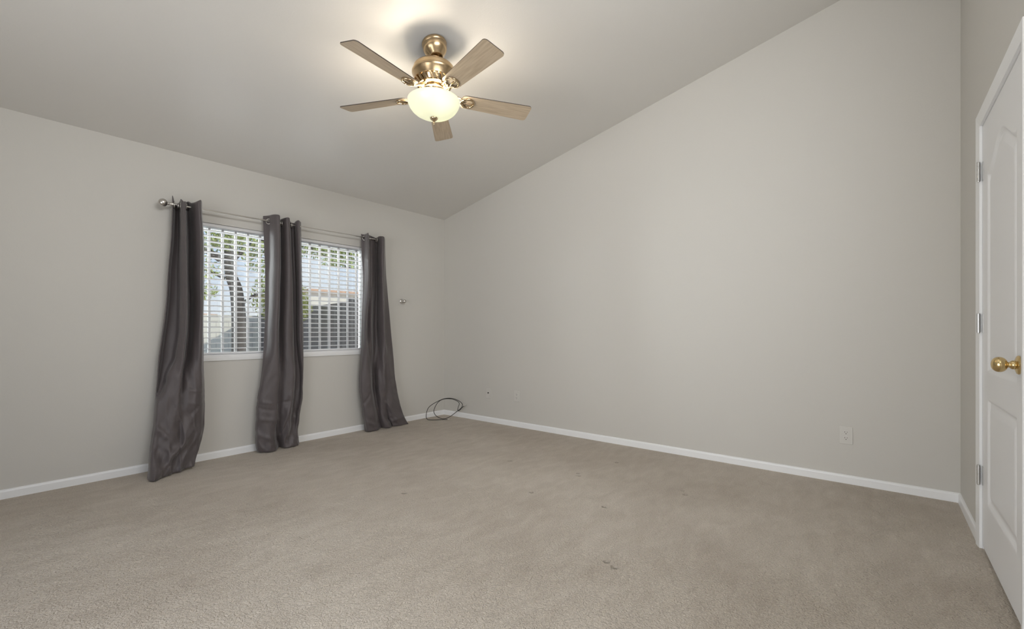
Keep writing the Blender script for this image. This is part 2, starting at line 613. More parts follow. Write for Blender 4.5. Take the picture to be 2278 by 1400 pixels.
gf = n_.new('ShaderNodeFresnel')
gf.inputs['IOR'].default_value = 1.45
gx = n_.new('ShaderNodeMixShader')
gt.inputs['Color'].default_value = (0.94, 0.96, 0.95, 1)
l_.new(gf.outputs[0], gx.inputs[0])
l_.new(gt.outputs[0], gx.inputs[1])
l_.new(gg.outputs[0], gx.inputs[2])
l_.new(gx.outputs[0], go.inputs[0])
M['glass'] = gm
for x0, x1 in ((WX0 + fw, WXM - 0.03), (WXM + 0.03, WX1 - fw)):
    b = NB()
    bx(b, x0, x1, 0.123, 0.127, WZ0 + fw, WZ1 - fw)
    obj('window_pane', b, M['glass'], win)
# wooden sill that overhangs the wall a little
b = NB()
prism(b, [(WX0 - 0.0, 0.0975, WZ0 + 0.001), (WX0, 0.0975, WZ0 + 0.016), (WX0, -0.010, WZ0 + 0.016), (WX0, -0.016, WZ0 + 0.010), (WX0, -0.016, WZ0 - 0.010), (WX0, -0.012, WZ0 - 0.033), (WX0, -0.0003, WZ0 - 0.033), (WX0, -0.0003, WZ0 + 0.001)], (WX1 - WX0, 0, 0))
obj('window_sill', b, M['trim'], win)

def blind(x0, x1, label, name='window_blind'):
    t = thing(name, label, 'blind', ((x0 + x1) / 2, 0.045, WZ0 + 0.02), 'white slatted blinds in the window')
    b = NB()
    bx(b, x0, x1, 0.018, 0.074, WZ1 - 0.026, WZ1 - 0.001)
    obj('headrail', b, M['blind'], t, bevel=0.002)
    b = NB()
    n = 23
    zb, zt_ = WZ0 + 0.066, WZ1 - 0.058
    for k in range(n):
        z = zb + (zt_ - zb) * k / (n - 1)
        tilt = R(-4.0)
        c, s = math.cos(tilt), math.sin(tilt)
        sec = []
        for q in (-1, -0.5, 0, 0.5, 1):
            sec.append((q * 0.025, 0.0022 + 0.0014 * (1 - q * q)))
        for q in (1, 0.5, 0, -0.5, -1):
            sec.append((q * 0.025, -0.0022 + 0.0014 * (1 - q * q)))
        prism(b, [(x0 + 0.003, 0.046 + yy * c - zz * s, z + yy * s + zz * c) for yy, zz in sec], (x1 - x0 - 0.006, 0, 0))
    obj('slat_panel', b, M['blind'], t)
    b = NB()
    bx(b, x0 + 0.002, x1 - 0.002, 0.022, 0.070, WZ0 + 0.018, WZ0 + 0.034)
    obj('bottom_rail', b, M['blind'], t, bevel=0.003)
    for f in (0.12, 0.5, 0.88):
        xx = x0 + (x1 - x0) * f
        b = NB()
        for yy in (0.0205, 0.0715):
            tube(b, [(xx, yy, WZ0 + 0.03), (xx, yy, WZ1 - 0.03)], 0.0009, 6)
        obj('ladder_cord', b, M['blind'], t)
    return t
blind(WX0 + 0.006, WXM - 0.004, 'white slatted blind in the left half of the window, tree trunk behind it')
blind(WXM + 0.004, WX1 - 0.006, 'white slatted blind in the right half of the window, blue sky behind it')

for xs in ([-2.736, -2.638, -2.539, -2.440, -2.341, -2.242, -2.143, -2.044], [-1.783, -1.682, -1.581, -1.480, -1.379, -1.278, -1.177]):
    for xx in xs:
        b = NB()
        bx(b, xx - 0.009, xx + 0.009, 0.0775, 0.097, WZ0 + 0.002, WZ1 - 0.002)
        obj('vertical_bar', b, M['bar'], win, bevel=0.002)

# ------------------------------------------------------------------ curtain rod
ROD_Y, ROD_Z = -0.092, 2.012
rod = thing('curtain_rod', 'slim nickel curtain rod with a round finial at its left end above the window', 'curtain rod', (WXM, ROD_Y, ROD_Z))
RX0, RX1 = -2.835, -0.965
b = NB()
tube(b, [(RX0, ROD_Y, ROD_Z - 0.005), (-2.4, ROD_Y, ROD_Z - 0.003), (-1.93, ROD_Y, ROD_Z)], 0.0068, 16)
o = obj('rod_tube', b, M['nickel'], rod)
smooth_angle(o)
b = NB()
tube(b, [(-1.93, ROD_Y, ROD_Z), (-1.4, ROD_Y, ROD_Z + 0.005), (RX1, ROD_Y, ROD_Z + 0.008)], 0.0056, 16)
o = obj('inner_tube', b, M['nickel'], rod)
smooth_angle(o)
def finial(x, z, sgn):
    b = NB()
    mt = Matrix.Translation((x, ROD_Y, z)) @ Matrix.Rotation(R(90) * sgn, 4, 'Y')
    prof = [(0, -0.006), (0.0125, -0.006), (0.0125, 0.010), (0.010, 0.014), (0.0085, 0.020), (0.013, 0.023), (0.013, 0.027), (0.009, 0.030)]
    for k in range(1, 15):
        a = PI * (k + 1.2) / 16.2
        rr = 0.030 * math.sin(a)
        prof.append((rr * (1 + 0.035 * math.cos(k * PI)), 0.058 - 0.029 * math.cos(a)))
    prof.append((0, 0.0875))
    lathe(b, prof, 32, mt)
    o = obj('finial', b, M['nickel'], rod)
    smooth_angle(o, 70)
finial(RX0, ROD_Z - 0.005, -1)
for bxx, bz in ((-2.80, -0.005), (-2.02, 0), (-0.985, 0.008)):
    b = NB()
    zz = ROD_Z + bz
    mw = Matrix.Translation((bxx, 0, zz - 0.02)) @ Matrix.Rotation(R(90), 4, 'X')
    lathe(b, [(0, 0.0), (0.022, 0.0), (0.022, 0.004), (0.012, 0.007), (0, 0.007)], 24, mw)
    tube(b, catmull([(bxx, -0.003, zz - 0.02), (bxx, -0.05, zz - 0.02), (bxx, ROD_Y - 0.004, zz - 0.018), (bxx, ROD_Y - 0.014, zz - 0.006), (bxx, ROD_Y - 0.013, zz + 0.006)], 5), 0.005, 10)
    smooth_angle(obj('bracket', b, M['nickel'], rod))

# ------------------------------------------------------------------ curtains
def lerp_rows(rows, z):
    """rows sorted from the top down: (z, left x, right x, y)"""
    if z >= rows[0][0]:
        return rows[0][1:]
    for a, c in zip(rows, rows[1:]):
        if z >= c[0]:
            t = (a[0] - z) / (a[0] - c[0])
            return tuple(a[i] + (c[i] - a[i]) * t for i in (1, 2, 3))
    return rows[-1][1:]
def smooth_rows(rows, z):
    acc = [0, 0, 0]
    for dz, w in ((-0.06, 1), (-0.03, 2), (0, 3), (0.03, 2), (0.06, 1)):
        q = lerp_rows(rows, z + dz * min(1, max(0.05, z / 0.12)))
        for i in range(3):
            acc[i] += q[i] * w / 9
    return acc
def sample_profile(keys, v, ns):
    ks = sorted(keys)
    lo = max([k for k in ks if k <= v], default=ks[0])
    hi = min([k for k in ks if k >= v], default=ks[-1])
    t = 0 if hi == lo else (v - lo) / (hi - lo)
    t = t * t * (3 - 2 * t)
    A, B = keys[lo], keys[hi]
    pts = [(a[0] + (c[0] - a[0]) * t, a[1] + (c[1] - a[1]) * t, 0) for a, c in zip(A, B)]
    return catmull(pts, ns)
def curtain(name, label, rows, keys, ztop, topwave, seed, crease, hem, grommets, lean, creases=()):
    t = thing(name, label, 'curtain', ((rows[-1][1] + rows[-1][2]) / 2, rows[-1][3], 0), 'grey grommet curtains on the rod')
    b = NB()
    nv, per = 170, 9
    grid = []
    for j in range(nv + 1):
        v = j / nv
        row = []
        prof = sample_profile(keys, v, per)
        npf = len(prof)
        for i, p in enumerate(prof):
            u = p.x
            s = i / (npf - 1)
            zt_ = ztop + topwave(s)
            zb_ = hem(s)
            z = zt_ + (zb_ - zt_) * v
            xl, xr, y0 = smooth_rows(rows, z)
            low = max(0.0, (v - 0.45) / 0.55)
            nz = noise.noise(Vector((u * 4.0 + seed, z * 2.2, seed))) * 0.008
            nz += noise.noise(Vector((u * 7.0 + seed + z * 3.0, z * 9.0, 4 + seed))) * crease * 0.6 * low ** 1.3
            nz += abs(noise.noise(Vector((u * 5.0 - z * 4.0 + seed, z * 6.0 + u * 2, 9 + seed)))) * crease * 0.5 * low ** 1.5
            dd = p.y * (2.0 if p.y > 0 else 1.15) * (1 - 0.5 * low)
            for q, (sx, sz, ph) in enumerate(((9.0, 5.5, 0.6), (6.0, 8.0, 3.1), (14.0, 11.0, 7.7))):
                skew = 0.55 if q != 1 else -0.4
                rg = 1.0 - abs(noise.noise(Vector((u * sx * 0.45 + z * sz * skew + seed, z * sz * 0.6 - u * 1.5, ph + seed)))) * 2.6
                nz += max(0.0, rg) ** 2 * crease * (0.40, 0.32, 0.20)[q] * low ** 1.6
            for (u0, z0, u1, z1, wd, amp) in creases:
                ex, ez = (u1 - u0) * 0.3, z1 - z0
                px, pz = (u - u0) * 0.3, z - z0
                tt = max(0.0, min(1.0, (px * ex + pz * ez) / (ex * ex + ez * ez)))
                dd_ = math.hypot(px - ex * tt, pz - ez * tt)
                nz += amp * math.exp(-(dd_ / wd) ** 2) * (0.35 + 0.65 * math.sin(PI * (0.12 + 0.76 * tt)))
            x = xl + (xr - xl) * u - lean * dd + noise.noise(Vector((s * 6 + seed, z * 3, 2))) * 0.006 * min(1, v * 4)
            y = y0 - dd - nz
            y = min(y, -0.018)
            row.append(b.verts.new((x, y, max(0.006, z))))
        grid.append(row)
    for j in range(nv):
        for i in range(len(grid[0]) - 1):
            b.faces.new([grid[j][i], grid[j + 1][i], grid[j + 1][i + 1], grid[j][i + 1]])
    o = obj('curtain_panel', b, M['cloth'], t, smooth=True)
    md = o.modifiers.new('thick', 'SOLIDIFY')
    md.thickness = 0.002
    md.offset = 0
    for gx_ in grommets:
        gx_, yaw = gx_ if isinstance(gx_, tuple) else (gx_, 12)
        g = NB()
        torus(g, 0.021, 0.0035, Matrix.Translation((gx_, ROD_Y, ROD_Z + (gx_ + 1.93) * 0.006 - 0.004)) @ Matrix.Rotation(R(-yaw), 4, 'Z') @ Matrix.Rotation(R(90), 4, 'Y'))
        smooth_angle(obj('grommet', g, M['nickel'], t), 80)
    return t

# left curtain: narrow bunched top, one fold running diagonally down, wide puddled hem
L0 = [(0, -.02), (.025, .0), (.06, -.02), (.10, -.055), (.22, -.06), (.265, -.02), (.29, .03), (.36, .05), (.435, .06), (.445, .0), (.49, -.06), (.56, -.04), (.62, .0), (.76, .03), (.93, .045), (1, -.01)]
L1 = [(0, -.02), (.025, .0), (.06, -.02), (.11, -.05), (.30, -.05), (.385, -.01), (.41, .03), (.48, .05), (.56, .065), (.572, .0), (.61, -.045), (.68, -.03), (.74, .01), (.82, .03), (.94, .045), (1, -.01)]
L2 = [(0, -.02), (.025, .0), (.06, -.02), (.10, -.05), (.26, -.05), (.345, -.01), (.37, .03), (.45, .05), (.54, .065), (.55, .01), (.58, -.03), (.64, -.015), (.72, .015), (.82, .035), (.94, .045), (1, -.02)]
L3 = [(0, -.02), (.02, .0), (.04, -.02), (.07, -.04), (.14, -.04), (.195, .0), (.225, .035), (.36, .055), (.49, .065), (.50, .03), (.525, .01), (.58, .02), (.68, .03), (.82, .045), (.94, .04), (1, -.02)]
L4 = [(0, -.02), (.01, .0), (.02, .015), (.04, .03), (.08, .045), (.13, .05), (.20, .055), (.34, .06), (.46, .065), (.48, .045), (.51, .04), (.58, .045), (.68, .05), (.82, .05), (.94, .03), (1, -.03)]
L5 = [(0, -.03), (.01, .01), (.03, .03), (.06, .05), (.12, .06), (.20, .055), (.28, .06), (.40, .07), (.55, .05), (.62, .055), (.68, .05), (.74, .045), (.80, .04), (.88, .03), (.95, .01), (1, -.03)]
L6 = [(0, -.01), (.02, .04), (.05, .075), (.09, .095), (.15, .10), (.22, .09), (.30, .065), (.40, .045), (.50, .035), (.57, .03), (.63, .025), (.70, .02), (.77, .015), (.86, .005), (.95, -.01), (1, -.04)]
rowsL = [(2.06, -2.836, -2.642, -0.095), (2.00, -2.836, -2.642, -0.095), (1.783, -2.846, -2.627, -.095), (1.536, -2.860, -2.629, -.095), (1.291, -2.873, -2.631, -.095), (1.036, -2.898, -2.635, -.095), (.865, -2.919, -2.632, -.10), (.609, -2.939, -2.629, -.105), (.439, -2.950, -2.626, -.11), (.271, -2.974, -2.640, -.125), (.189, -2.990, -2.662, -.145), (.109, -3.003, -2.700, -.175), (.04, -3.008, -2.725, -.205), (0.0, -3.012, -2.735, -.215)]
curtain('curtain', 'dark grey curtain at the left end of the rod, widest at its puddled hem', rowsL, {0: L0, .5: L1, .58: L2, .66: L3, .75: L4, .88: L5, 1: L6}, 2.045,
        lambda s: 0.018 * math.sin(s * 19 + 1.2) + 0.012 * math.cos(s * 7), 1.7, 0.030,
        lambda s: 0.004 + 0.03 * max(0, s - 0.35), [-2.822, -2.785, -2.745, -2.70, -2.665], 0.26,
        [(.58, .21, .30, .07, .022, .030), (.30, .07, .16, .0, .03, .025), (.50, .36, .60, .13, .012, -.014), (.05, .36, .46, .22, .018, .016), (.08, .26, .48, .15, .018, .014), (.62, .60, .98, .57, .010, .008), (.66, .50, .95, .48, .010, .007), (.70, .42, .98, .50, .012, -.008), (.75, .30, .55, .16, .02, .014)])

M0 = [(0, -.035), (.10, -.018), (.26, .030), (.415, .05), (.43, .0), (.445, -.03), (.47, -.005), (.56, .02), (.64, .03), (.685, .02), (.70, -.03), (.75, -.06), (.82, -.05), (.85, .0), (.93, .02), (1, -.02)]
M1 = [(0, -.03), (.08, -.005), (.20, .035), (.335, .05), (.35, .0), (.37, -.03), (.42, -.01), (.50, .015), (.62, .03), (.72, .02), (.735, -.03), (.78, -.06), (.84, -.05), (.88, .0), (.95, .01), (1, -.02)]
M2 = [(0, -.01), (.06, .02), (.22, .045), (.38, .05), (.39, .02), (.41, .0), (.46, .005), (.55, .02), (.66, .035), (.77, .04), (.785, -.02), (.82, -.06), (.92, -.06), (.96, -.03), (.98, -.01), (1, -.02)]
M3 = [(0, -.02), (.05, .02), (.20, .05), (.42, .055), (.45, .03), (.47, .0), (.50, .0), (.58, .02), (.68, .04), (.76, .045), (.79, -.01), (.84, -.05), (.90, -.04), (.94, -.01), (.97, .0), (1, -.02)]
M4 = [(0, -.02), (.05, .03), (.20, .06), (.40, .06), (.46, .03), (.49, -.03), (.52, -.05), (.56, -.02), (.62, .02), (.70, .035), (.78, .04), (.85, .04), (.90, .035), (.94, .025), (.98, .015), (1, -.01)]
rowsM = [(2.06, -2.188, -1.856, -.095), (1.832, -2.180, -1.851, -.095), (1.552, -2.171, -1.845, -.095), (1.267, -2.173, -1.839, -.095), (.982, -2.180, -1.835, -.095), (.785, -2.189, -1.835, -.095), (.586, -2.212, -1.837, -.095), (.436, -2.238, -1.843, -.095), (.239, -2.252, -1.871, -.095), (.142, -2.256, -1.891, -.095), (.062, -2.252, -1.887, -.098), (0, -2.235, -1.880, -.10)]
curtain('curtain', 'dark grey curtain hanging between the two halves of the window', rowsM, {0: M0, .5: M1, .72: M2, .87: M3, 1: M4}, 2.050,
        lambda s: 0.006 * math.sin(s * 14) + 0.004, 5.3, 0.022, lambda s: 0.006 + 0.004 * math.sin(s * 20), [(-2.140, -45), -2.045, -2.03, -1.945, -1.875], 0.43,
        [(.0, .45, .30, .42, .010, .010), (.02, .39, .32, .36, .012, -.009), (.0, .30, .4, .27, .014, .010), (.45, .41, .76, .42, .008, -.012), (.70, .36, .56, .12, .014, .018), (.0, .18, .42, .10, .016, .012), (.86, .26, .62, .06, .018, .020), (.44, .12, .56, .04, .014, -.018)])

N0 = [(0, -.035), (.09, -.02), (.20, .025), (.29, .055), (.305, .02), (.32, -.01), (.36, -.03), (.44, -.03), (.53, -.032), (.585, -.045), (.63, -.055), (.68, -.04), (.72, .0), (.84, .03), (.95, .035), (1, -.02)]
N1 = [(0, -.01), (.05, .02), (.10, .04), (.17, .05), (.18, .02), (.20, .015), (.27, .025), (.34, .03), (.36, -.02), (.42, -.055), (.52, -.05), (.56, -.02), (.62, .01), (.77, .04), (.79, .015), (1, .0)]
N2 = [(0, -.01), (.05, .025), (.12, .04), (.22, .05), (.30, .05), (.325, .03), (.335, .0), (.35, -.045), (.40, -.06), (.44, -.03), (.50, .01), (.60, .03), (.685, .045), (.70, .02), (.85, .025), (1, -.01)]
N3 = [(0, -.02), (.05, .03), (.12, .05), (.22, .055), (.28, .05), (.31, .03), (.34, .0), (.37, -.03), (.41, .0), (.46, .03), (.53, .045), (.58, .03), (.61, .0), (.66, .03), (.83, .05), (1, .04)]
rowsN = [(2.06, -1.235, -.939, -.095), (1.864, -1.229, -.936, -.095), (1.643, -1.208, -.928, -.095), (1.421, -1.213, -.905, -.095), (1.083, -1.229, -.870, -.095), (.840, -1.230, -.841, -.095), (.578, -1.255, -.819, -.095), (.444, -1.256, -.799, -.095), (.263, -1.230, -.762, -.095), (.115, -1.213, -.714, -.095), (.05, -1.200, -.680, -.098), (0, -1.195, -.640, -.10)]
curtain('curtain', 'dark grey curtain at the right end of the rod, next to the room corner', rowsN, {0: N0, .5: N1, .75: N2, 1: N3}, 2.052,
        lambda s: 0.006 * math.sin(s * 16 + 2), 8.9, 0.016, lambda s: 0.006 + 0.004 * math.sin(s * 17), [(-1.190, -45), -1.135, -1.045, -.978], 0.66,
        [(.05, .28, .28, .40, .010, -.010), (.5, .20, .62, .06, .012, -.014), (.66, .28, .80, .10, .014, .014), (.05, .12, .30, .05, .014, .014), (.60, .06, .95, .10, .018, .020), (.38, .50, .46, .44, .010, .012)])

# ------------------------------------------------------------------ curtain holdback on the wall
hb = thing('curtain_holdback', 'small nickel curtain holdback knob on the wall right of the curtains', 'holdback', (-0.653, 0, 1.384))
mw = Matrix.Translation((-0.653, -0.0003, 1.384)) @ Matrix.Rotation(R(90), 4, 'X')
b = NB()
lathe(b, [(0, 0), (0.024, 0), (0.025, 0.004), (0.020, 0.009), (0.010, 0.012), (0, 0.012)], 32, mw)
smooth_angle(obj('base_plate', b, M['nickel'], hb))
b = NB()
lathe(b, [(0, 0.010), (0.009, 0.010), (0.008, 0.040), (0.012, 0.046), (0.018, 0.052), (0.020, 0.060), (0.016, 0.068), (0.008, 0.072), (0, 0.073)], 32, mw)
smooth_angle(obj('post', b, M['nickel'], hb))

# ------------------------------------------------------------------ wall plates on the right wall
def rounded(cy, cz, w, h, r, k=5):
    out = []
    for sx, sz, a0 in ((1, 1, 0), (-1, 1, 90), (-1, -1, 180), (1, -1, 270)):
        for i in range(k + 1):
            a = R(a0 + 90 * i / k)
            out.append((cy + sx * (w / 2 - r) + r * math.cos(a), cz + sz * (h / 2 - r) + r * math.sin(a)))
    return out
def plate(y, z, w, h, t):
    b = NB()
    prism(b, [(-0.0003, p, q) for p, q in rounded(y, z, w, h, 0.004)], (-0.0052, 0, 0))
    return obj('cover_plate', b, M['plate'], t, bevel=0.002)
def outlet(y, z, label):
    t = thing('wall_outlet', label, 'outlet', (0, y, z), 'wall outlets on the right wall')
    plate(y, z, 0.074, 0.118, t)
    for dz in (0.0195, -0.0195):
        b = NB()
        pts = [(p, q) for p, q in rounded(y, z + dz, 0.034, 0.030, 0.011)]
        prism(b, [(-0.0055, p, q) for p, q in pts], (-0.0018, 0, 0))
        rc = obj('receptacle', b, M['plate'], t)
        for dy, hh in ((0.0065, 0.0085), (-0.0065, 0.0070)):
            b = NB()
            bx(b, -0.0077, -0.0072, y + dy - 0.0011, y + dy + 0.0011, z + dz + 0.004 - hh / 2, z + dz + 0.004 + hh / 2)
            obj('slot', b, M['slot'], rc)
        b = NB()
        lathe(b, [(0, 0), (0.0028, 0), (0.0028, 0.0005), (0, 0.0005)], 16, Matrix.Translation((-0.0072, y, z + dz - 0.0075)) @ Matrix.Rotation(R(-90), 4, 'Y'))
        obj('ground_hole', b, M['slot'], rc)
    b = NB()
    lathe(b, [(0, 0), (0.003, 0), (0.0026, 0.001), (0, 0.0012)], 16, Matrix.Translation((-0.0055, y, z)) @ Matrix.Rotation(R(-90), 4, 'Y'))
    obj('screw', b, M['hinge'], t)
outlet(-1.169, 0.333, 'wall coloured power outlet low on the right wall near the far corner')
outlet(-4.064, 0.329, 'almond power outlet low on the right wall near the white door')
cx_ = thing('coax_wall_plate', 'small wall coloured coax plate low on the wall nearest the far corner', 'wall plate', (0, -0.753, 0.327))
plate(-0.753, 0.327, 0.072, 0.116, cx_)
b = NB()
lathe(b, [(0, 0), (0.0075, 0), (0.0075, 0.003), (0.0048, 0.003), (0.0048, 0.012), (0, 0.012)], 12, Matrix.Translation((-0.0055, -0.753, 0.335)) @ Matrix.Rotation(R(-90), 4, 'Y'))
obj('jack', b, M['dark'], cx_)

# ------------------------------------------------------------------ coax cable in the corner
CAM = Vector((-3.862, -4.240, 1.05))
cable_pts = [(-0.212,-0.300,0.006),(-0.28,-0.245,0.005),(-0.367,-0.175,0.006),(-0.405,-0.148,0.022),(-0.405,-0.140,0.078),(-0.385,-0.150,0.144),(-0.350,-0.185,0.188),(-0.300,-0.225,0.222),(-0.250,-0.258,0.245),(-0.200,-0.300,0.253),(-0.140,-0.330,0.240),(-0.090,-0.365,0.210),(-0.058,-0.380,0.175),(-0.052,-0.375,0.150),(-0.068,-0.370,0.125),(-0.105,-0.340,0.088),(-0.170,-0.290,0.030),(-0.226,-0.250,0.008),(-0.270,-0.215,0.020),(-0.305,-0.185,0.055),(-0.325,-0.180,0.098),(-0.322,-0.195,0.150),(-0.298,-0.215,0.202),(-0.262,-0.245,0.236),(-0.205,-0.285,0.246),(-0.140,-0.318,0.232),(-0.096,-0.345,0.205),(-0.078,-0.352,0.178),(-0.094,-0.350,0.138),(-0.105,-0.352,0.104),(-0.090,-0.365,0.100),(-0.062,-0.385,0.135),(-0.038,-0.400,0.152)]
cab = thing('coaxial_cable', 'black coaxial cable looped on the carpet in the far corner', 'cable', (-0.2, -0.25, 0))
b = NB()
cp = catmull(cable_pts, 6)
tube(b, cp, 0.0036, 10)
smooth_angle(obj('cord', b, M['cable'], cab), 70)
for a_, c_ in ((cp[0], cp[1]), (cp[-1], cp[-2])):
    b = NB()
    d_ = (a_ - c_).normalized()
    tube(b, [a_ - d_ * 0.006, a_ + d_ * 0.004, a_ + d_ * 0.005, a_ + d_ * 0.018], [0.0050, 0.0050, 0.0058, 0.0058], 12)
    smooth_angle(obj('connector', b, M['nickel'], cab))

# ------------------------------------------------------------------ ceiling fan
FX, FY = -1.936, -2.03
fz = zc(FY)
fan = thing('ceiling_fan', 'five blade brass ceiling fan with lit frosted bowl light', 'ceiling fan', (FX, FY, fz))
# sloped canopy
tilt = Matrix.Translation((FX, FY, fz)) @ Matrix.Rotation(-math.atan(SL), 4, 'X')
b = NB()
lathe(b, [(0, 0.0), (0.072, 0.0), (0.078, -0.006), (0.080, -0.016), (0.078, -0.024), (0.076, -0.027), (0.0765, -0.046), (0.072, -0.060), (0.062, -0.076), (0.050, -0.088), (0.043, -0.097), (0.043, -0.104), (0.038, -0.106), (0.034, -0.100), (0.030, -0.085), (0, -0.08)], 48, tilt)
smooth_angle(obj('canopy', b, M['fan_metal'], fan), 35)
b = NB()
mz = Matrix.Translation((FX, FY + 0.006, 0))
lathe(b, [(0, 2.830), (0.024, 2.828), (0.031, 2.812), (0.030, 2.797), (0.022, 2.784), (0.015, 2.780), (0.0135, 2.775), (0.0135, 2.745), (0, 2.745)], 28, mz)
smooth_angle(obj('downrod', b, M['fan_metal'], fan), 45)
mz = Matrix.Translation((FX, FY, 0))
b = NB()
lathe(b, [(0, 2.772), (0.024, 2.772), (0.028, 2.764), (0.060, 2.761), (0.095, 2.753), (0.118, 2.742), (0.128, 2.731), (0.130, 2.724), (0.130, 2.708), (0.134, 2.705), (0.139, 2.700), (0.139, 2.690), (0.135, 2.684), (0.131, 2.674), (0.126, 2.662), (0.122, 2.650), (0, 2.65)], 56, mz)
smooth_angle(obj('motor_housing', b, M['fan_metal'], fan), 35)
# vented lower section: slanted fins around a darker core
b = NB()
lathe(b, [(0, 2.652), (0.121, 2.652), (0.123, 2.646), (0.112, 2.645), (0.100, 2.618), (0.104, 2.612), (0.106, 2.606), (0.098, 2.600), (0.070, 2.598), (0, 2.598)], 56, mz)
smooth_angle(obj('vent_ring', b, M['fan_shiny'], fan), 35)
for k in range(20):
    b = NB()
    a0 = 2 * PI * k / 20
    for (ra, za, da), (rb_, zb_, db) in zip([(0.122, 2.647, 0.0), (0.117, 2.636, .05), (0.111, 2.622, .11), (0.104, 2.609, .17)], [(0.117, 2.636, .05), (0.111, 2.622, .11), (0.104, 2.609, .17), (0.104, 2.609, .17)]):
        if (ra, za) == (rb_, zb_):
            continue
        def P(r, z, d, q, lift):
            return (FX + (r + lift) * math.cos(a0 + d + q), FY + (r + lift) * math.sin(a0 + d + q), z)
        vs = [b.verts.new(P(ra, za, da, q, lf_)) for q, lf_ in ((-.055, -.004), (-.055, .003), (.055, .003), (.055, -.004))] + [b.verts.new(P(rb_, zb_, db, q, lf_)) for q, lf_ in ((-.055, -.004), (-.055, .003), (.055, .003), (.055, -.004))]
        for f in ((0, 1, 2, 3), (7, 6, 5, 4), (0, 4, 5, 1), (1, 5, 6, 2), (2, 6, 7, 3), (3, 7, 4, 0)):
            b.faces.new([vs[i] for i in f])
    obj('vent_fin', b, M['fan_metal'], fan)
b = NB()
lathe(b, [(0, 2.602), (0.062, 2.602), (0.064, 2.594), (0.058, 2.588), (0.055, 2.575), (0.060, 2.570), (0.066, 2.562), (0.066, 2.552), (0.056, 2.548), (0.045, 2.540), (0, 2.54)], 40, mz)
smooth_angle(obj('switch_housing', b, M['fan_shiny'], fan), 35)
# fitter: centre rod through the bowl with spokes under the rim
b = NB()
lathe(b, [(0, 2.548), (0.006, 2.548), (0.006, 2.410), (0, 2.410)], 12, mz)
for k in range(3):
    a0 = R(20 + 120 * k)
    tube(b, [(FX + 0.04 * math.cos(a0), FY + 0.04 * math.sin(a0), 2.545), (FX + 0.11 * math.cos(a0), FY + 0.11 * math.sin(a0), 2.535), (FX + 0.152 * math.cos(a0), FY + 0.152 * math.sin(a0), 2.520)], 0.004, 8)
smooth_angle(obj('light_fitter', b, M['fan_shiny'], fan))
# frosted bowl
bmat = bpy.data.materials.new('frosted_bowl_glass')
bmat.use_nodes = True
n_, l_ = bmat.node_tree.nodes, bmat.node_tree.links
n_.clear()
bo = n_.new('ShaderNodeOutputMaterial')
btr = n_.new('ShaderNodeBsdfTranslucent')
btr.inputs['Color'].default_value = (0.25, 0.27, 0.20, 1)
bdf = n_.new('ShaderNodeBsdfDiffuse')
bdf.inputs['Color'].default_value = (0.88, 0.87, 0.82, 1)
bgl = n_.new('ShaderNodeBsdfGlossy')
bgl.inputs['Roughness'].default_value = 0.25
bm1 = n_.new('ShaderNodeMixShader')
bm1.inputs[0].default_value = 0.5
bm2 = n_.new('ShaderNodeMixShader')
bm2.inputs[0].default_value = 0.06
bem = n_.new('ShaderNodeEmission')
bem.inputs['Color'].default_value = (1.0, 0.97, 0.80, 1)
bem.inputs['Strength'].default_value = 0.18
badd = n_.new('ShaderNodeAddShader')
l_.new(bdf.outputs[0], bm1.inputs[1])
l_.new(btr.outputs[0], bm1.inputs[2])
l_.new(bm1.outputs[0], bm2.inputs[1])
l_.new(bgl.outputs[0], bm2.inputs[2])
l_.new(bm2.outputs[0], badd.inputs[0])
l_.new(bem.outputs[0], badd.inputs[1])
l_.new(badd.outputs[0], bo.inputs[0])
b = NB()
outer = [(0.166, 2.520), (0.167, 2.512), (0.163, 2.500), (0.154, 2.480), (0.140, 2.460), (0.120, 2.443), (0.095, 2.429), (0.066, 2.419), (0.035, 2.4135), (0.008, 2.412)]
inner = [(r - 0.004 if r > 0.01 else r, z + 0.004) for r, z in outer]
lathe(b, outer + inner[::-1] + [outer[0]], 64, mz)
bo_ = obj('glass_bowl', b, bmat, fan, smooth=True)
b = NB()
lathe(b, [(0, 2.413), (0.024, 2.4125), (0.025, 2.408), (0.021, 2.402), (0.012, 2.394), (0.006, 2.388), (0.004, 2.384), (0.006, 2.381), (0.006, 2.378), (0.0035, 2.375), (0.0045, 2.372), (0.0035, 2.3685), (0, 2.367)], 28, mz)
smooth_angle(obj('finial', b, M['fan_shiny'], fan), 50)
# bulbs (real lamps inside the bowl)
for ang, pw in ((-109, 4.0), (20, 3.8), (150, 1.3)):
    ld = bpy.data.lights.new('fan_bulb', 'POINT')
    ld.energy = pw
    ld.color = (1.0, 0.87, 0.70)
    ld.shadow_soft_size = 0.04
    lo = bpy.data.objects.new('fan_bulb', ld)
    C.objects.link(lo)
    rb2, zb2 = (0.108, 2.482) if ang == -109 else (0.080, 2.505)
    lo.location = (FX + rb2 * math.cos(R(ang)), FY + rb2 * math.sin(R(ang)), zb2)
